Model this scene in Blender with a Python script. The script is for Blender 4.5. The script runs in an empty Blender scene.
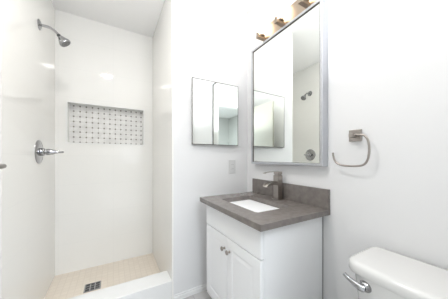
import bpy, bmesh, math
from mathutils import Vector, Matrix
S = bpy.context.scene
C = S.collection
PI = math.pi

# ------------------------------------------------------------------ camera, world, lights, exposure
cd = bpy.data.cameras.new('camera'); cam = bpy.data.objects.new('camera', cd); C.objects.link(cam)
cd.sensor_width = 36.0; cd.lens = 193.2 / 448 * 36; cd.shift_y = (157.7 - 149.5) / 448
cd.clip_start = 0.01
EYE = 1.1985
cam.location = (0, 0, EYE); cam.rotation_euler = (PI / 2, 0, -math.radians(29.8145))
S.camera = cam
w = bpy.data.worlds.new('world'); S.world = w; w.use_nodes = True
bg = w.node_tree.nodes['Background']
bg.inputs['Color'].default_value = (0.86, 0.93, 1.0, 1); bg.inputs['Strength'].default_value = 1.6
def area(name, loc, rot, sx, sy, power, col):
    l = bpy.data.lights.new(name, 'AREA'); l.shape = 'RECTANGLE'; l.size = sx; l.size_y = sy
    l.energy = power; l.color = col
    o = bpy.data.objects.new(name, l); C.objects.link(o); o.location = loc; o.rotation_euler = rot
    return o
# unseen fill light added in the bedroom, brightening the bathroom through the doorway
area('bedroom_fill', (0.78, -1.25, 2.66), (0, 0, 0), 1.2, 1.5, 85, (0.86, 0.93, 1.0))
# added upward fill light that lifts the ceiling and the upper shower
area('ceiling_fill', (0.38, 0.32, 1.66), (PI, 0, 0), 0.4, 0.4, 11.5, (0.96, 0.98, 1.0))
S.view_settings.view_transform = 'Standard'; S.view_settings.look = 'None'
S.view_settings.exposure = 1.0; S.view_settings.gamma = 1.0
S.view_settings.use_curve_mapping = False

# ------------------------------------------------------------------ materials
def principled(name, col, rough=0.5, metal=0.0, **kw):
    m = bpy.data.materials.new(name); m.use_nodes = True
    b = m.node_tree.nodes['Principled BSDF']
    b.inputs['Base Color'].default_value = (*col, 1); b.inputs['Roughness'].default_value = rough
    b.inputs['Metallic'].default_value = metal
    for k, v in kw.items():
        b.inputs[k].default_value = v
    return m
def nodes_of(m):
    return m.node_tree.nodes, m.node_tree.links, m.node_tree.nodes['Principled BSDF']
def noise_tint(m, c0, c1, scale, detail=4, rough_var=None, stretch=None):
    n, l, b = nodes_of(m)
    tc = n.new('ShaderNodeTexCoord'); nz = n.new('ShaderNodeTexNoise'); r = n.new('ShaderNodeValToRGB')
    nz.inputs['Scale'].default_value = scale; nz.inputs['Detail'].default_value = detail
    r.color_ramp.elements[0].position = 0.3; r.color_ramp.elements[1].position = 0.7
    r.color_ramp.elements[0].color = (*c0, 1); r.color_ramp.elements[1].color = (*c1, 1)
    if stretch:
        mp = n.new('ShaderNodeMapping'); mp.inputs['Scale'].default_value = stretch
        l.new(tc.outputs['Object'], mp.inputs[0]); l.new(mp.outputs[0], nz.inputs['Vector'])
    else:
        l.new(tc.outputs['Object'], nz.inputs['Vector'])
    l.new(nz.outputs['Fac'], r.inputs[0]); l.new(r.outputs[0], b.inputs['Base Color'])
    return m
def wall_paint(name, col):
    m = principled(name, col, 0.55)
    n, l, b = nodes_of(m)
    tc = n.new('ShaderNodeTexCoord'); nz = n.new('ShaderNodeTexNoise'); bp = n.new('ShaderNodeBump')
    nz.inputs['Scale'].default_value = 180; bp.inputs['Strength'].default_value = 0.03; bp.inputs['Distance'].default_value = 0.002
    l.new(tc.outputs['Object'], nz.inputs['Vector']); l.new(nz.outputs['Fac'], bp.inputs['Height']); l.new(bp.outputs[0], b.inputs['Normal'])
    return m
def plane_vec(n, l, ax):
    """object coordinates in the plane of a wall: ax is the pair of axes used as (x, y)"""
    tc = n.new('ShaderNodeTexCoord'); sp = n.new('ShaderNodeSeparateXYZ'); cb = n.new('ShaderNodeCombineXYZ')
    l.new(tc.outputs['Object'], sp.inputs[0])
    l.new(sp.outputs['XYZ'.index(ax[0])], cb.inputs[0]); l.new(sp.outputs['XYZ'.index(ax[1])], cb.inputs[1])
    return cb.outputs[0]
def tile(name, ax, c1, c2, mortar, w_, h_, gap, rough, offset=0.0):
    m = principled(name, c1, rough)
    n, l, b = nodes_of(m)
    v = plane_vec(n, l, ax)
    br = n.new('ShaderNodeTexBrick'); br.offset = offset; br.squash = 1.0
    br.inputs['Color1'].default_value = (*c1, 1); br.inputs['Color2'].default_value = (*c2, 1); br.inputs['Mortar'].default_value = (*mortar, 1)
    br.inputs['Scale'].default_value = 1; br.inputs['Mortar Size'].default_value = gap; br.inputs['Mortar Smooth'].default_value = 0.1
    br.inputs['Brick Width'].default_value = w_; br.inputs['Row Height'].default_value = h_
    l.new(v, br.inputs['Vector']); l.new(br.outputs['Color'], b.inputs['Base Color'])
    return m
def weave(name):
    """basket-weave marble mosaic: small taupe dots on a white ground, thin grey joints"""
    m = principled(name, (0.8, 0.8, 0.78), 0.3)
    n, l, b = nodes_of(m)
    v = plane_vec(n, l, 'XZ')
    sc = n.new('ShaderNodeVectorMath'); sc.operation = 'SCALE'; sc.inputs['Scale'].default_value = 1 / 0.0565
    ad = n.new('ShaderNodeVectorMath'); ad.operation = 'ADD'; ad.inputs[1].default_value = (0.12, 0.30, 0)
    fr = n.new('ShaderNodeVectorMath'); fr.operation = 'FRACTION'
    sb = n.new('ShaderNodeVectorMath'); sb.operation = 'SUBTRACT'; sb.inputs[1].default_value = (0.5, 0.5, 0)
    ab = n.new('ShaderNodeVectorMath'); ab.operation = 'ABSOLUTE'
    l.new(v, sc.inputs[0]); l.new(sc.outputs[0], ad.inputs[0]); l.new(ad.outputs[0], fr.inputs[0]); l.new(fr.outputs[0], sb.inputs[0]); l.new(sb.outputs[0], ab.inputs[0])
    sp = n.new('ShaderNodeSeparateXYZ'); l.new(ab.outputs[0], sp.inputs[0])
    def math_(op, a, b_):
        q = n.new('ShaderNodeMath'); q.operation = op
        for i, x in enumerate((a, b_)):
            if isinstance(x, (int, float)): q.inputs[i].default_value = x
            else: l.new(x, q.inputs[i])
        return q.outputs[0]
    mx = math_('MAXIMUM', sp.outputs[0], sp.outputs[1]); mn = math_('MINIMUM', sp.outputs[0], sp.outputs[1])
    dot = math_('LESS_THAN', mx, 0.125)
    line = math_('LESS_THAN', mn, 0.035)
    nz = n.new('ShaderNodeTexNoise'); nz.inputs['Scale'].default_value = 14; nz.inputs['Detail'].default_value = 5; l.new(v, nz.inputs['Vector'])
    rp = n.new('ShaderNodeValToRGB'); rp.color_ramp.elements[0].position = .35; rp.color_ramp.elements[1].position = .65
    rp.color_ramp.elements[0].color = (0.74, 0.73, 0.71, 1); rp.color_ramp.elements[1].color = (0.86, 0.85, 0.83, 1)
    l.new(nz.outputs['Fac'], rp.inputs[0])
    m1 = n.new('ShaderNodeMixRGB'); l.new(line, m1.inputs[0]); l.new(rp.outputs[0], m1.inputs[1]); m1.inputs[2].default_value = (0.66, 0.64, 0.61, 1)
    m2 = n.new('ShaderNodeMixRGB'); l.new(dot, m2.inputs[0]); l.new(m1.outputs[0], m2.inputs[1]); m2.inputs[2].default_value = (0.20, 0.18, 0.16, 1)
    l.new(m2.outputs[0], b.inputs['Base Color'])
    return m
def emit(name, col, strength):
    m = bpy.data.materials.new(name); m.use_nodes = True
    b = m.node_tree.nodes['Principled BSDF']
    b.inputs['Base Color'].default_value = (0.9, 0.9, 0.9, 1); b.inputs['Emission Color'].default_value = (*col, 1); b.inputs['Emission Strength'].default_value = strength
    return m
M = {}
M['wall'] = wall_paint('wall_paint', (0.762, 0.761, 0.766))
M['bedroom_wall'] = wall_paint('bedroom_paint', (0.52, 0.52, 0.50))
M['ceiling'] = wall_paint('ceiling_paint', (0.90, 0.895, 0.885))
M['trim'] = principled('trim_paint', (0.80, 0.80, 0.80), 0.35)
TC, TD, TM = (0.885, 0.875, 0.845), (0.89, 0.88, 0.85), (0.84, 0.835, 0.81)
M['tile_x'] = tile('white_gloss_tile_side', 'YZ', TC, TD, TM, 0.61, 0.305, 0.0012, 0.045)
M['tile_left'] = tile('white_gloss_tile_left', 'YZ', TC, TD, TM, 0.61, 0.305, 0.0012, 0.06)
M['tile_y'] = tile('white_gloss_tile_back', 'XZ', TC, TD, TM, 0.61, 0.305, 0.0012, 0.045)
M['niche_trim'] = principled('niche_trim', (0.88, 0.88, 0.86), 0.2)
M['weave'] = weave('basket_weave_mosaic')
M['shower_floor'] = tile('beige_mosaic_floor', 'XY', (0.77, 0.69, 0.59), (0.80, 0.72, 0.62), (0.73, 0.65, 0.555), 0.05, 0.05, 0.003, 0.35, 0.0)
M['curb'] = principled('white_quartz_curb', (0.80, 0.80, 0.79), 0.25)
M['floor'] = tile('grey_floor_tile', 'XY', (0.46, 0.45, 0.445), (0.50, 0.49, 0.485), (0.38, 0.37, 0.37), 0.6, 0.3, 0.003, 0.35, 0.5)
M['chrome'] = principled('chrome', (0.42, 0.42, 0.43), 0.12, 1.0)
M['dark_rubber'] = principled('dark_rubber', (0.05, 0.05, 0.052), 0.5)
M['nozzle'] = principled('shower_nozzle_grey', (0.16, 0.16, 0.16), 0.4)
M['nickel'] = noise_tint(principled('brushed_nickel', (0.32, 0.29, 0.265), 0.28, 1.0), (0.34, 0.31, 0.285), (0.43, 0.395, 0.365), 60, stretch=(1, 1, 20))
M['warm_nickel'] = principled('satin_nickel_fixture', (0.36, 0.30, 0.24), 0.35, 1.0)
M['silver'] = noise_tint(principled('brushed_silver_frame', (0.62, 0.63, 0.66), 0.38, 1.0), (0.52, 0.53, 0.56), (0.58, 0.59, 0.62), 40, stretch=(1, 1, 12))
M['bronze'] = principled('thin_bronze_edge', (0.13, 0.12, 0.11), 0.35, 1.0)
M['mirror'] = principled('mirror_glass', (0.86, 0.885, 0.86), 0.0, 1.0)
M['cab'] = principled('white_cabinet_paint', (0.865, 0.87, 0.88), 0.32)
M['gap_shade'] = principled('painted_gap_shade', (0.32, 0.32, 0.32), 0.7)  # grey that paints the shade in the gap behind the vanity
M['counter'] = noise_tint(principled('grey_quartz', (0.16, 0.15, 0.145), 0.22), (0.155, 0.138, 0.128), (0.21, 0.188, 0.175), 26, 6)
M['porcelain'] = principled('white_porcelain', (0.83, 0.83, 0.82), 0.12)
M['toilet'] = principled('toilet_porcelain', (0.68, 0.675, 0.665), 0.16)
M['plastic'] = principled('white_plastic', (0.64, 0.64, 0.64), 0.35)
M['slot'] = principled('outlet_slot', (0.10, 0.10, 0.10), 0.6)
M['shade'] = emit('lit_frosted_glass', (1.0, 0.82, 0.60), 3.3)
M['downlight'] = emit('lit_downlight', (1.0, 0.97, 0.93), 100.0)
M['door'] = principled('door_paint', (0.42, 0.41, 0.37), 0.4)
M['lever'] = principled('dark_satin_nickel', (0.30, 0.28, 0.26), 0.35, 1.0)

# ------------------------------------------------------------------ geometry helpers (all coordinates in metres in the room)
ORG = {}
def new():
    return bmesh.new()
def box(bm, x0, x1, y0, y1, z0, z1, bev=0.0, seg=2):
    r = bmesh.ops.create_cube(bm, size=1.0)
    vs = r['verts']
    for v in vs:
        v.co = Vector((x0 + (v.co.x + .5) * (x1 - x0), y0 + (v.co.y + .5) * (y1 - y0), z0 + (v.co.z + .5) * (z1 - z0)))
    if bev > 0:
        es = list({e for v in vs for e in v.link_edges})
        bmesh.ops.bevel(bm, geom=es, offset=bev, segments=seg, profile=0.5, affect='EDGES', clamp_overlap=True)
    return bm
def loft(bm, rings, cap0=True, cap1=True, closed=True):
    rv = [[bm.verts.new(p) for p in r] for r in rings]
    n = len(rv[0])
    for a, b in zip(rv, rv[1:]):
        for i in range(n if closed else n - 1):
            j = (i + 1) % n
            bm.faces.new((a[i], a[j], b[j], b[i]))
    if cap0: bm.faces.new(list(reversed(rv[0])))
    if cap1: bm.faces.new(rv[-1])
    return bm
def frame_of(d):
    d = d.normalized()
    u = Vector((0, 0, 1)) if abs(d.z) < 0.9 else Vector((1, 0, 0))
    a = d.cross(u).normalized(); b = d.cross(a).normalized()
    return a, b
def lathe(bm, p0, axis, prof, n=32):
    """prof: list of (distance along axis, radius)"""
    p0 = Vector(p0); ax = Vector(axis).normalized(); a, b = frame_of(ax)
    rings = []
    for h, r in prof:
        r = max(r, 1e-4)
        rings.append([p0 + ax * h + (a * math.cos(2 * PI * i / n) + b * math.sin(2 * PI * i / n)) * r for i in range(n)])
    return loft(bm, rings)
def smooth_path(pts, k=6):
    P = [Vector(p) for p in pts]; out = []
    for i in range(len(P) - 1):
        a = P[max(i - 1, 0)]; b = P[i]; c = P[i + 1]; d = P[min(i + 2, len(P) - 1)]
        for j in range(k):
            t = j / k
            out.append(0.5 * ((2 * b) + (c - a) * t + (2 * a - 5 * b + 4 * c - d) * t * t + (3 * b - a - 3 * c + d) * t ** 3))
    out.append(P[-1])
    return out
def tube(bm, pts, rad, n=14, k=6):
    """rad: number or list of radii, one per control point"""
    Q = smooth_path(pts, k) if k > 1 else [Vector(p) for p in pts]
    N = len(Q); rings = []
    a = None
    for i, q in enumerate(Q):
        d = (Q[min(i + 1, N - 1)] - Q[max(i - 1, 0)]).normalized()
        if a is None: a, b = frame_of(d)
        else:
            a = (a - d * a.dot(d)).normalized()
        b = d.cross(a).normalized()
        if isinstance(rad, (int, float)): r = rad
        else:
            f = i / (N - 1) * (len(rad) - 1); j = min(int(f), len(rad) - 2); r = rad[j] + (rad[j + 1] - rad[j]) * (f - j)
        rings.append([q + (a * math.cos(2 * PI * s / n) + b * math.sin(2 * PI * s / n)) * r for s in range(n)])
    return loft(bm, rings)
def rrect(x0, x1, y0, y1, z, radii, n=8, bow=0.0):
    """rounded rectangle ring in XY; radii: (x0y0, x1y0, x1y1, x0y1); bow pushes the x0 side outwards"""
    out = []
    cs = [(x1, y0, -1, 1, radii[1], -PI / 2), (x1, y1, -1, -1, radii[2], 0), (x0, y1, 1, -1, radii[3], PI / 2), (x0, y0, 1, 1, radii[0], PI)]
    for cx, cy, sx, sy, r, a0 in cs:
        for i in range(n + 1):
            t = a0 + PI / 2 * i / n
            out.append([cx + sx * r + r * math.cos(t), cy + sy * r + r * math.sin(t), z])
    # subdivide the long x0 side for the bow
    if bow:
        res = []
        for i, p in enumerate(out):
            q = out[(i + 1) % len(out)]
            res.append(p)
            if abs(p[0] - q[0]) < 1e-6 and abs(p[0] - x0) < 1e-6:
                for k in range(1, 10): res.append([p[0], p[1] + (q[1] - p[1]) * k / 10, z])
        ym, hy = (y0 + y1) / 2, (y1 - y0) / 2
        for p in res:
            if p[0] < (x0 + x1) / 2:
                p[0] -= bow * (1 - min(1, abs(p[1] - ym) / hy) ** 2) * ((x0 + x1) / 2 - p[0]) / ((x1 - x0) / 2)
        out = res
    return [Vector(p) for p in out]
def link(name, bm, mat, parent=None, smooth=False, org=None):
    me = bpy.data.meshes.new(name)
    bmesh.ops.recalc_face_normals(bm, faces=bm.faces[:])
    o = bpy.data.objects.new(name, me); C.objects.link(o)
    if parent is None:
        if org is None:
            xs = [v.co for v in bm.verts]
            org = Vector(((min(v.x for v in xs) + max(v.x for v in xs)) / 2, (min(v.y for v in xs) + max(v.y for v in xs)) / 2, min(v.z for v in xs)))
        org = Vector(org)
        bmesh.ops.translate(bm, verts=bm.verts[:], vec=-org); o.location = org
        ORG[o.name] = org
    else:
        g = ORG[parent.name]
        bmesh.ops.translate(bm, verts=bm.verts[:], vec=-g)
        o.parent = parent; ORG[o.name] = g
    if smooth:
        for f in bm.faces: f.smooth = True
    bm.to_mesh(me); bm.free()
    me.materials.append(mat)
    if smooth:
        try: me.set_sharp_from_angle(angle=math.radians(40))
        except Exception: pass
    return o
def struct(name, bm, mat, parent=None, smooth=False):
    o = link(name, bm, mat, parent, smooth, org=(0, 0, 0) if parent is None else None)
    if parent is None: o['kind'] = 'structure'
    return o
def thing(name, label, cat, loc, group=None):
    o = bpy.data.objects.new(name, None); C.objects.link(o); o.location = loc; o.empty_display_size = 0.05
    ORG[o.name] = Vector(loc)
    o['label'] = label; o['category'] = cat
    if group: o['group'] = group
    return o
def tag(o, label, cat, group=None):
    o['label'] = label; o['category'] = cat
    if group: o['group'] = group
    return o

# ------------------------------------------------------------------ room shell
XR, YB, YS, XS, XW, ZC, YR = 1.20, 1.61, 2.543, -0.5114, 0.4246, 2.70, -0.22
YT = 1.465      # where the shower tile stops on the left wall
struct('floor', box(new(), -1.42, 1.82, -3.42, 1.61, -0.1, 0), M['floor'])
struct('ceiling', box(new(), -0.75, 1.35, YR - 0.12, YS + 0.25, ZC, ZC + 0.12), M['ceiling'])
struct('wall_right', box(new(), XR, XR + 0.12, YR - 0.12, YB, 0, ZC), M['wall'])
struct('wall_back', box(new(), XW + 0.012, XR + 0.12, YB, YS + 0.25, 0, ZC), M['wall'])
struct('wall_left', box(new(), XS - 0.12, XS - 0.002, YR - 0.12, YT, 0, ZC), M['wall'])
struct('wall_shower_left', box(new(), XS - 0.12, XS, YT, YS, 0, ZC), M['tile_left'])
struct('wall_shower_right', box(new(), XW, XW + 0.012, YB + 0.001, YS, 0, ZC), M['tile_x'])
# tiled back wall with an opening for the niche
N0, N1, NZ0, NZ1, ND = -0.424, 0.333, 1.345, 1.789, 0.095
b = new()
box(b, XS - 0.12, N0, YS, YS + 0.25, 0, ZC); box(b, N1, XW + 0.012, YS, YS + 0.25, 0, ZC)
box(b, N0, N1, YS, YS + 0.25, 0, NZ0); box(b, N0, N1, YS, YS + 0.25, NZ1, ZC)
wsb = struct('wall_shower_back', b, M['tile_y'])
struct('niche_mosaic', box(new(), N0, N1, YS + ND, YS + ND + 0.02, NZ0, NZ1), M['weave'], wsb)
b = new(); t_ = 0.013
def ring_xz(bm, x0, x1, z0, z1, t, y0, y1):
    box(bm, x0, x0 + t, y0, y1, z0, z1); box(bm, x1 - t, x1, y0, y1, z0, z1)
    box(bm, x0 + t, x1 - t, y0, y1, z0, z0 + t); box(bm, x0 + t, x1 - t, y0, y1, z1 - t, z1)
ring_xz(b, N0, N1, NZ0, NZ1, t_, YS - 0.004, YS + ND)
struct('niche_trim', b, M['niche_trim'], wsb)
struct('shower_floor', box(new(), XS, XW, YB + 0.17, YS, -0.1, 0.005), M['shower_floor'])
struct('shower_curb', box(new(), XS, XW, YB, YB + 0.176, 0, 0.173, 0.003), M['curb'])
# rear wall with the doorway the camera stands in
DX0, DX1, DZ = -0.30, 0.62, 2.26
b = new()
box(b, XS - 0.12, DX0, YR - 0.12, YR, 0, ZC); box(b, DX1, XR + 0.12, YR - 0.12, YR, 0, ZC); box(b, DX0, DX1, YR - 0.12, YR, DZ, ZC)
struct('wall_rear', b, M['wall'])
b = new()
box(b, DX0 - 0.0, DX0 + 0.02, YR - 0.12, YR, 0, DZ); box(b, DX1 - 0.02, DX1, YR - 0.12, YR, 0, DZ); box(b, DX0, DX1, YR - 0.12, YR, DZ - 0.02, DZ)
struct('trim_1', b, M['trim'])
# plain white bedroom behind the doorway
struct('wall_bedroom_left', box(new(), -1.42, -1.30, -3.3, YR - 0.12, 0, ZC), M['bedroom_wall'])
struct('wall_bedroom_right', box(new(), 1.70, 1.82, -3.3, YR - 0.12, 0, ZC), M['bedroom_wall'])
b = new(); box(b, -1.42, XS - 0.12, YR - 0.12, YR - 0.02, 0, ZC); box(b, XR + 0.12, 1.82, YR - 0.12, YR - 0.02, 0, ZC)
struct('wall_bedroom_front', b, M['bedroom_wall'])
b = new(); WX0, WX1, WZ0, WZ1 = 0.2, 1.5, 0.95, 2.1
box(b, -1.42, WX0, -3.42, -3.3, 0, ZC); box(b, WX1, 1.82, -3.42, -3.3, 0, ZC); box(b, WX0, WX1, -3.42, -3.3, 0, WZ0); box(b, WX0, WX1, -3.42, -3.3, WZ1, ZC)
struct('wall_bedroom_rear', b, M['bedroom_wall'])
b = new(); ring_xz(b, WX0, WX1, WZ0, WZ1, 0.05, -3.38, -3.29); box(b, (WX0 + WX1) / 2 - 0.02, (WX0 + WX1) / 2 + 0.02, -3.37, -3.33, WZ0 + 0.05, WZ1 - 0.05)
struct('window_1', b, M['trim'])
struct('ceiling_bedroom', box(new(), -1.42, 1.82, -3.42, YR - 0.12, ZC, ZC + 0.12), M['ceiling'])
# open entry door resting along the left side, its lever just reaches into the picture
dl = struct('door_1', box(new(), -0.305, -0.265, YR + 0.03, 0.60, 0.012, 2.235, 0.002), M['door'])
LZ = 1.182
b = new()
lathe(b, (-0.265, 0.555, LZ), (1, 0, 0), [(0, 0.026), (0.006, 0.026), (0.009, 0.022), (0.010, 0.011), (0.04, 0.009), (0.05, 0.009)], 24)
struct('door_handle', b, M['lever'], dl, True)
b = new()
tube(b, [(-0.24, 0.555, LZ), (-0.215, 0.556, LZ), (-0.192, 0.553, LZ), (-0.186, 0.53, LZ), (-0.190, 0.48, LZ), (-0.193, 0.43, LZ)], [0.006, 0.006, 0.0045, 0.005, 0.006, 0.005])
struct('door_lever', b, M['lever'], dl, True)
# baseboards
b = new(); box(b, XW + 0.013, XR, YB - 0.013, YB, 0, 0.036, 0.002); box(b, XW + 0.013, XR, YB - 0.008, YB, 0.034, 0.052, 0.002)
struct('baseboard_back', b, M['trim'])
b = new(); box(b, XR - 0.013, XR, YR, 0.79, 0, 0.036, 0.002); box(b, XR - 0.008, XR, YR, 0.79, 0.034, 0.052, 0.002)
struct('baseboard_right', b, M['trim'])
b = new(); box(b, XS - 0.002, XS + 0.011, YR, YT, 0, 0.036, 0.002); box(b, XS - 0.002, XS + 0.006, YR, YT, 0.034, 0.052, 0.002)
struct('baseboard_left', b, M['trim'])

# ------------------------------------------------------------------ vanity cabinet
VX, VB, V0, V1, VZ0, VZ1 = 0.665, 1.182, 0.775, 1.452, 0.108, 0.8346
t = thing('vanity_cabinet', 'white two-door vanity cabinet under the grey countertop', 'vanity', (0.92, 1.113, 0))
struct_body = box(new(), VX + 0.022, VB, V0, V1, VZ0, VZ1 - 0.0005, 0.0015)
link('body', struct_body, M['cab'], t)
gp = link('gap_shade_strip', box(new(), VB + 0.0003, XR - 0.0005, V0 + 0.003, V1 - 0.003, 0.0, VZ1 - 0.001), M['gap_shade'], t)  # dark strip standing in for the shaded gap between cabinet and wall
gp['label'] = 'dark strip for the shadow gap at the wall'
# false front above the doors, flush with them
link('drawer_front', box(new(), VX, VX + 0.021, V0 + 0.002, V1 - 0.001, 0.664, VZ1 - 0.001, 0.002), M['cab'], t)
def cab_door(y0, y1):
    z0, z1 = VZ0 + 0.012, 0.658
    b = new()
    x0, x1 = VX, VX + 0.021
    fw_ = 0.058
    # stiles and rails with a stepped raised field
    def ring(x, iny, inz): return [Vector((x, y0 + iny, z0 + inz)), Vector((x, y1 - iny, z0 + inz)), Vector((x, y1 - iny, z1 - inz)), Vector((x, y0 + iny, z1 - inz))]
    loft(b, [ring(x1, 0, 0), ring(x0 + 0.003, 0, 0), ring(x0, 0.003, 0.003), ring(x0, fw_, fw_), ring(x0 + 0.004, fw_ + 0.005, fw_ + 0.005),
             ring(x0 + 0.004, fw_ + 0.009, fw_ + 0.009), ring(x0 + 0.001, fw_ + 0.034, fw_ + 0.034)])
    return b
def knob(y, parent):
    b = new()
    lathe(b, (VX, y, 0.578), (-1, 0, 0), [(0, 0.0085), (0.002, 0.0085), (0.004, 0.006), (0.012, 0.0055), (0.016, 0.010), (0.020, 0.0145), (0.024, 0.0155), (0.028, 0.0135), (0.031, 0.007), (0.0315, 0.001)], 24)
    k = link('knob', b, M['nickel'], parent, True)
    k['label'] = 'brushed nickel round knob'
YM = 1.121
d = link('door', cab_door(YM + 0.002, V1 - 0.001), M['cab'], t); knob(YM + 0.030, d)
d = link('door', cab_door(V0 + 0.002, YM - 0.002), M['cab'], t); knob(YM - 0.036, d)
b = new(); box(b, VX + 0.075, VB, V0 + 0.001, V1 - 0.001, 0.0, VZ0)
link('toe_kick', b, M['cab'], t)
link('bottom_molding', box(new(), VX + 0.004, VX + 0.03, V0 + 0.001, V1 - 0.001, VZ0 - 0.014, VZ0 + 0.010, 0.003), M['trim'], t)

# ------------------------------------------------------------------ countertop with an undermount opening, backsplash
CX0, CX1, CY0, CY1, CZ0, CZ1 = 0.6263, 1.1995, 0.7313, 1.5006, 0.8346, 0.8695
HX0, HX1, HY0, HY1 = 0.745, 1.032, 0.905, 1.352
t = thing('countertop', 'dark grey quartz vanity countertop with a sink cut-out', 'countertop', (0.91, 1.113, CZ0))
def slab_with_hole():
    bm = new(); n = 8
    hole = rrect(HX0, HX1, HY0, HY1, 0, (0.022,) * 4, n)
    per = len(hole) // 4
    outs = []
    corners = [(CX1, CY0), (CX1, CY1), (CX0, CY1), (CX0, CY0)]
    for q in range(4):
        for i in range(per): outs.append(Vector((*corners[q], 0)))
    N = len(hole)
    def lay(z, pts): return [bm.verts.new((p.x, p.y, z)) for p in pts]
    ht, hb = lay(CZ1, hole), lay(CZ0, hole)
    ct = [bm.verts.new((*c, CZ1 - 0.002)) for c in corners]; cb = [bm.verts.new((*c, CZ0)) for c in corners]
    e = 0.002
    ins = [(CX1, CY0 + e), (CX1, CY1 - e), (CX0 + e, CY1 - e), (CX0 + e, CY0 + e)]
    ci = [bm.verts.new((*c, CZ1)) for c in ins]
    for i in range(N):
        j = (i + 1) % N; q, r = i // per, j // per
        bm.faces.new((ht[i], ht[j], hb[j], hb[i]))
        for H_, K in ((ht, ci), (hb, cb)):
            if q == r: bm.faces.new((H_[i], H_[j], K[q]))
            else: bm.faces.new((H_[i], H_[j], K[r], K[q]))
    for q in range(4):
        r = (q + 1) % 4
        bm.faces.new((ci[q], ci[r], ct[r], ct[q])); bm.faces.new((ct[q], ct[r], cb[r], cb[q]))
    return bm
link('slab', slab_with_hole(), M['counter'], t)
link('backsplash', box(new(), 1.1795, 1.1995, CY0, CY1, CZ1 + 0.0003, 0.996, 0.0015), M['counter'], t)

# ------------------------------------------------------------------ sink basin
t = thing('sink_basin', 'white rectangular undermount sink set into the grey countertop', 'sink', (0.89, 1.126, 0.70))
b = new()
def rr(inset, z, r): return rrect(HX0 - 0.012 + inset, HX1 + 0.012 - inset, HY0 - 0.012 + inset, HY1 + 0.012 - inset, z, (r,) * 4, 8)
loft(b, [rr(-0.012, CZ0 - 0.001, 0.04), rr(0.0, CZ0 - 0.001, 0.034), rr(0.003, 0.80, 0.034), rr(0.010, 0.755, 0.04), rr(0.022, 0.733, 0.045), rr(0.05, 0.725, 0.05), rr(0.12, 0.721, 0.03),
         ], cap0=False, cap1=True)
loft(b, [rr(-0.012, CZ0 - 0.001, 0.04), rr(-0.008, 0.80, 0.04), rr(-0.004, 0.75, 0.045), rr(0.02, 0.715, 0.05), rr(0.08, 0.706, 0.03)], cap0=False, cap1=True)
link('basin', b, M['porcelain'], t, True)
b = new(); lathe(b, (0.89, 1.126, 0.7212), (0, 0, 1), [(0, 0.022), (0.003, 0.022), (0.0045, 0.016), (0.004, 0.001)], 28)
link('drain', b, M['chrome'], t, True)

# ------------------------------------------------------------------ faucet
FX, FY = 1.135, 1.118
t = thing('faucet', 'brushed nickel single-lever waterfall faucet behind the sink', 'faucet', (FX, FY, CZ1))
link('base_plate', box(new(), FX - 0.034, FX + 0.030, FY - 0.032, FY + 0.032, CZ1 + 0.0003, CZ1 + 0.006, 0.002), M['nickel'], t)
link('body', box(new(), FX - 0.026, FX + 0.024, FY - 0.026, FY + 0.026, CZ1 + 0.005, 1.060, 0.003), M['nickel'], t)
# open waterfall spout: a curved channel with a floor and two low side walls
b = new()
prof = [(FX - 0.024, 1.010), (FX - 0.055, 1.013), (FX - 0.085, 1.009), (FX - 0.115, 0.999), (FX - 0.138, 0.982)]
Q = smooth_path([Vector((p[0], 0, p[1])) for p in prof], 5)
rings = []
for i, q in enumerate(Q):
    d = (Q[min(i + 1, len(Q) - 1)] - Q[max(i - 1, 0)]).normalized(); nrm = Vector((-d.z, 0, d.x));
    if nrm.z < 0: nrm = -nrm
    f = i / (len(Q) - 1); th = 0.028 * (1 - f) + 0.012 * f; hw = 0.025; wl = 0.005; dp = 0.006
    def P(y, h): return Vector((q.x, FY + y, q.z)) + nrm * h
    rings.append([P(-hw, 0), P(-hw + wl, 0), P(-hw + wl, -dp), P(hw - wl, -dp), P(hw - wl, 0), P(hw, 0), P(hw, -th), P(-hw, -th)])
loft(b, rings)
link('spout', b, M['nickel'], t)
b = new(); box(b, FX - 0.020, FX + 0.018, FY - 0.020, FY + 0.020, 1.0605, 1.070, 0.001); box(b, FX - 0.024, FX + 0.022, FY - 0.024, FY + 0.024, 1.069, 1.090, 0.002)
hb_ = link('handle', b, M['nickel'], t)
b = new()
loft(b, [[Vector((x, FY + s * 0.014, z + h)) for s, h in ((-1, 0), (1, 0), (1, 0.004), (-1, 0.004))] for x, z in ((FX - 0.020, 1.086), (FX - 0.09, 1.087), (FX - 0.125, 1.085), (FX - 0.145, 1.078))])
link('lever', b, M['nickel'], hb_)

# ------------------------------------------------------------------ framed wall mirror
MX, MG, MY0, MY1, MZ0, MZ1 = 1.140, 1.150, 0.746, 1.470, 1.142, 2.216
t = thing('wall_mirror', 'tall rectangular mirror in a brushed silver frame above the vanity', 'mirror', (1.2, 1.10, MZ0))
def prof_frame(x_prof):
    """frame section: list of (inset, x); mitred around the rectangle"""
    bm = new()
    rings = [[Vector((x, MY0 + i, MZ0 + i)), Vector((x, MY1 - i, MZ0 + i)), Vector((x, MY1 - i, MZ1 - i)), Vector((x, MY0 + i, MZ1 - i))] for i, x in x_prof]
    loft(bm, rings, False, False)
    rv = rings
    loft(bm, [rings[-1], rings[0]], False, False)
    bmesh.ops.remove_doubles(bm, verts=bm.verts[:], dist=1e-6)
    return bm
link('frame', prof_frame([(0, 1.1995), (0, MX + 0.003), (0.003, MX), (0.017, MX), (0.019, MX + 0.002), (0.019, 1.1995)]), M['silver'], t)
lip = link('inner_lip', prof_frame([(0.0185, MX + 0.003), (0.0185, MG + 0.004), (0.0215, MG - 0.0005), (0.0215, MX + 0.003)]), M['bronze'], t)
lip['label'] = 'thin dark inner edge'
link('glass', box(new(), MG, MG + 0.006, MY0 + 0.018, MY1 - 0.018, MZ0 + 0.018, MZ1 - 0.018), M['mirror'], t)

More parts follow.
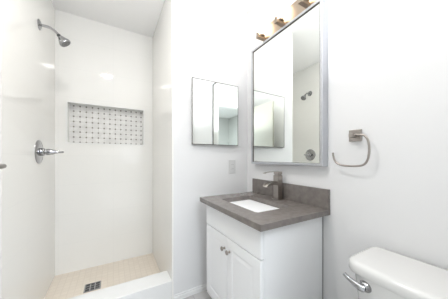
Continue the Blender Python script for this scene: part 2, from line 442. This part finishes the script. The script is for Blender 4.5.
# ------------------------------------------------------------------ medicine cabinet
KX0, KX1, KZ0, KZ1, KY = 0.5904, 1.0617, 1.3149, 1.895, 1.585
t = thing('medicine_cabinet', 'thin-framed mirrored medicine cabinet on the back wall', 'cabinet', ((KX0 + KX1) / 2, YB, KZ0))
link('body', box(new(), KX0 + 0.004, KX1 - 0.004, KY + 0.008, YB - 0.0005, KZ0 + 0.004, KZ1 - 0.004), M['plastic'], t)
AJAR = Matrix.Translation((KX0, KY + 0.007, 0)) @ Matrix.Rotation(-math.radians(1.4), 4, 'Z') @ Matrix.Translation((-KX0, -KY - 0.007, 0))
b = box(new(), KX0 + 0.003, KX1 - 0.003, KY, KY + 0.007, KZ0 + 0.003, KZ1 - 0.003); bmesh.ops.transform(b, matrix=AJAR, verts=b.verts[:])
dr = link('door', b, M['mirror'], t)
dr['label'] = 'mirrored door, slightly ajar'
b = new(); ring_xz(b, KX0, KX1, KZ0, KZ1, 0.005, KY - 0.001, KY + 0.0075); bmesh.ops.transform(b, matrix=AJAR, verts=b.verts[:])
link('door_frame', b, M['bronze'], dr)

# ------------------------------------------------------------------ vanity light, three lit shades on a flat back plate
t = thing('vanity_light', 'brushed nickel three-light vanity fixture with glowing shades above the mirror', 'light', (XR, 1.10, 2.25))
link('back_plate', box(new(), 1.186, 1.1995, 0.80, 1.335, 2.245, 2.375, 0.003), M['warm_nickel'], t)
for ly in (1.325, 1.105, 0.880):
    b = new(); box(b, 1.095, 1.187, ly - 0.016, ly + 0.016, 2.250, 2.273, 0.002); box(b, 1.095, 1.108, ly - 0.012, ly + 0.012, 2.272, 2.296, 0.002)
    link('arm', b, M['warm_nickel'], t)
    b = new()
    lathe(b, (1.144, ly, 2.2735), (0, 0, 1), [(0, 0.026), (0.003, 0.030), (0.012, 0.030), (0.013, 0.026)], 28)
    link('shade_holder', b, M['warm_nickel'], t, True)
    b = new()
    lathe(b, (1.144, ly, 2.287), (0, 0, 1), [(0, 0.030), (0.004, 0.034), (0.115, 0.038), (0.118, 0.036)], 28)
    link('glass_shade', b, M['shade'], t, True)

# ------------------------------------------------------------------ towel ring
t = thing('towel_ring', 'brushed nickel open towel ring on the right wall', 'towel ring', (XR, 0.579, 1.32))
link('plate', box(new(), 1.183, 1.1995, 0.548, 0.612, 1.291, 1.357, 0.003), M['nickel'], t)
link('post', box(new(), 1.140, 1.184, 0.567, 0.591, 1.312, 1.334, 0.002), M['nickel'], t)
b = new()
tube(b, [(1.15, 0.585, 1.323), (1.15, 0.545, 1.322), (1.15, 0.520, 1.318), (1.15, 0.503, 1.298), (1.15, 0.495, 1.264), (1.15, 0.495, 1.223), (1.15, 0.500, 1.192),
         (1.15, 0.513, 1.168), (1.15, 0.534, 1.156), (1.15, 0.577, 1.152), (1.15, 0.626, 1.154), (1.15, 0.657, 1.164), (1.15, 0.674, 1.183), (1.15, 0.682, 1.209), (1.15, 0.685, 1.228)], 0.0058, 12, 4)
link('ring', b, M['nickel'], t, True)

# ------------------------------------------------------------------ wall outlet
OX, OZ = 1.0125, 1.11
t = thing('wall_outlet', 'white wall outlet plate below the medicine cabinet', 'outlet', (OX, YB, OZ))
pl = link('cover_plate', box(new(), OX - 0.038, OX + 0.038, YB - 0.007, YB - 0.0003, OZ - 0.066, OZ + 0.066, 0.002), M['plastic'], t)
link('receptacle', box(new(), OX - 0.018, OX + 0.018, YB - 0.0095, YB - 0.0065, OZ - 0.036, OZ + 0.036, 0.001), M['plastic'], t)
for dz in (-0.021, 0.021):
    for dx in (-0.007, 0.007): link('slot', box(new(), OX + dx - 0.0013, OX + dx + 0.0013, YB - 0.0100, YB - 0.0090, OZ + dz - 0.004, OZ + dz + 0.005), M['slot'], t)

# ------------------------------------------------------------------ shower fittings
t = thing('showerhead', 'chrome shower head on a bent arm high on the tiled wall', 'shower head', (XS, 2.058, 2.254))
AY = 2.058
b = new(); lathe(b, (XS + 0.0003, AY, 2.254), (1, 0, 0), [(0, 0.041), (0.004, 0.041), (0.010, 0.030), (0.016, 0.014), (0.018, 0.010)], 32)
link('flange', b, M['chrome'], t, True)
b = new(); tube(b, [(XS + 0.004, AY, 2.254), (-0.47, AY, 2.254), (-0.44, AY, 2.249), (-0.415, AY, 2.234), (-0.392, AY, 2.210)], 0.0105, 16, 5)
link('arm', b, M['chrome'], t, True)
ax = Vector((0.62, 0, -0.78)).normalized(); p0 = Vector((-0.394, AY, 2.212))
b = new(); lathe(b, p0, ax, [(0, 0.011), (0.003, 0.0135), (0.014, 0.0135), (0.017, 0.011)], 24)
nk = link('ball_joint', b, M['dark_rubber'], t, True); nk['label'] = 'dark swivel joint'
b = new(); lathe(b, p0 + ax * 0.015, ax, [(0, 0.010), (0.004, 0.016), (0.014, 0.023), (0.030, 0.031), (0.048, 0.040), (0.054, 0.0425), (0.062, 0.0425), (0.066, 0.040), (0.067, 0.036)], 36)
hd = link('head', b, M['chrome'], t, True)
b = new(); lathe(b, p0 + ax * 0.0815, ax, [(0, 0.036), (0.002, 0.034), (0.003, 0.012), (0.005, 0.010), (0.0055, 0.001)], 32)
nf = link('nozzle_face', b, M['nozzle'], hd, True); nf['label'] = 'dark grey nozzle face'

VY, VZ = 2.05, 1.244
t = thing('shower_valve', 'chrome shower valve with a round plate and lever on the tiled wall', 'shower valve', (XS, VY, VZ))
b = new(); lathe(b, (XS + 0.0003, VY, VZ), (1, 0, 0), [(0, 0.094), (0.003, 0.094), (0.008, 0.088), (0.012, 0.06), (0.013, 0.03)], 48)
link('escutcheon', b, M['chrome'], t, True)
b = new(); lathe(b, (XS + 0.012, VY, VZ), (1, 0, 0), [(0, 0.030), (0.004, 0.031), (0.022, 0.031), (0.026, 0.026), (0.028, 0.021), (0.034, 0.021), (0.036, 0.025), (0.052, 0.024), (0.075, 0.020), (0.092, 0.013), (0.108, 0.009), (0.128, 0.007), (0.134, 0.008), (0.142, 0.0075), (0.145, 0.002)], 28)
link('lever_handle', b, M['chrome'], t, True)

t = thing('shower_drain', 'square chrome drain grate in the beige shower floor', 'drain', (-0.165, 2.15, 0.005))
GX, GY = -0.165, 2.152
b = new(); h = 0.064
ringpts = [(h, 0.0055), (h, 0.009), (h - 0.010, 0.009), (h - 0.010, 0.0055)]
rg = [[Vector((GX + sx * r, GY + sy * r, z)) for sx, sy in ((-1, -1), (1, -1), (1, 1), (-1, 1))] for r, z in ringpts]
loft(b, rg, False, False); loft(b, [rg[-1], rg[0]], False, False)
for k in (-1, 1):
    box(b, GX - 0.055, GX + 0.055, GY + k * 0.018 - 0.004, GY + k * 0.018 + 0.004, 0.0056, 0.0088)
    box(b, GX + k * 0.018 - 0.004, GX + k * 0.018 + 0.004, GY - 0.055, GY + 0.055, 0.0056, 0.0087)
link('grate', b, M['chrome'], t)
link('sump', box(new(), GX - 0.055, GX + 0.055, GY - 0.055, GY + 0.055, 0.0052, 0.0056), M['dark_rubber'], t)

# ------------------------------------------------------------------ toilet
TY = 0.245
t = thing('toilet', 'white two-piece toilet with a chrome flush lever beside the right wall', 'toilet', (0.80, TY, 0))
def tank_ring(x0, x1, y0, y1, z, rf, rb, bow): return rrect(x0, x1, y0, y1, z, (rf, rb, rb, rf), 8, bow)
b = new()
loft(b, [tank_ring(0.955, 1.165, TY - 0.195, TY + 0.195, 0.385, 0.05, 0.03, 0.012), tank_ring(0.945, 1.168, TY - 0.208, TY + 0.208, 0.42, 0.055, 0.03, 0.014),
         tank_ring(0.916, 1.172, TY - 0.226, TY + 0.226, 0.699, 0.06, 0.03, 0.018)])
link('tank', b, M['toilet'], t, True)
b = new()
def lid(e, z): return tank_ring(0.906 + e, 1.184 - e, TY - 0.245 + e, TY + 0.245 - e, z, max(0.055 - e, .02), max(0.042 - e, .014), 0.014)
loft(b, [lid(0.010, 0.6995), lid(0.003, 0.7005), lid(0.0, 0.706), lid(0.0, 0.728), lid(0.002, 0.736), lid(0.007, 0.742), lid(0.015, 0.7455), lid(0.028, 0.747)])
link('tank_lid', b, M['toilet'], t, True)
b = new()
lathe(b, (0.916, TY + 0.160, 0.662), (-1, 0.06, 0), [(0, 0.024), (0.005, 0.024), (0.012, 0.021), (0.018, 0.016), (0.024, 0.012)], 24)
tube(b, [(0.892, TY + 0.158, 0.661), (0.884, TY + 0.172, 0.665), (0.880, TY + 0.193, 0.673), (0.876, TY + 0.212, 0.683), (0.873, TY + 0.226, 0.694)], [0.016, 0.0145, 0.0105, 0.0085, 0.008], 14, 5)
fl = link('flush_lever', b, M['chrome'], t, True); fl['label'] = 'chrome flush lever'
def oval(cx, hx, hy, z, n=40, egg=0.12):
    return [Vector((cx + hx * math.cos(2 * PI * i / n), TY + hy * math.sin(2 * PI * i / n) * (1 + egg * math.cos(2 * PI * i / n)), z)) for i in range(n)]
b = new()
loft(b, [oval(0.78, 0.26, 0.105, 0.0), oval(0.78, 0.255, 0.10, 0.03), oval(0.78, 0.22, 0.09, 0.14), oval(0.75, 0.24, 0.12, 0.24), oval(0.72, 0.27, 0.165, 0.33), oval(0.715, 0.28, 0.18, 0.385),
         oval(0.715, 0.255, 0.155, 0.388), oval(0.70, 0.20, 0.12, 0.34), oval(0.70, 0.12, 0.08, 0.26)])
box(b, 0.90, 1.165, TY - 0.11, TY + 0.11, 0.26, 0.3845, 0.02)
link('bowl', b, M['toilet'], t, True)
b = new(); loft(b, [oval(0.71, 0.268, 0.182, 0.3895), oval(0.71, 0.275, 0.188, 0.400), oval(0.71, 0.268, 0.182, 0.410)])
link('seat', b, M['toilet'], t, True)
b = new(); loft(b, [oval(0.71, 0.262, 0.178, 0.4105), oval(0.71, 0.270, 0.184, 0.418), oval(0.71, 0.255, 0.170, 0.430), oval(0.71, 0.15, 0.10, 0.434)])
link('seat_lid', b, M['toilet'], t, True)

# ------------------------------------------------------------------ recessed ceiling light
LX, LY = -0.10, 0.94
t = thing('recessed_light', 'round lit recessed ceiling light in front of the shower', 'light', (LX, LY, ZC))
b = new(); n = 40
prof = [(0.080, ZC - 0.0005), (0.105, ZC - 0.0005), (0.103, ZC - 0.006), (0.082, ZC - 0.008)]
rg = [[Vector((LX + r * math.cos(2 * PI * i / n), LY + r * math.sin(2 * PI * i / n), z)) for i in range(n)] for r, z in prof]
loft(b, rg, False, False); loft(b, [rg[-1], rg[0]], False, False)
link('trim_ring', b, M['plastic'], t, True)
b = new(); lathe(b, (LX, LY, ZC - 0.0005), (0, 0, -1), [(0, 0.081), (0.005, 0.081), (0.006, 0.079)], 40)
link('diffuser', b, M['downlight'], t)
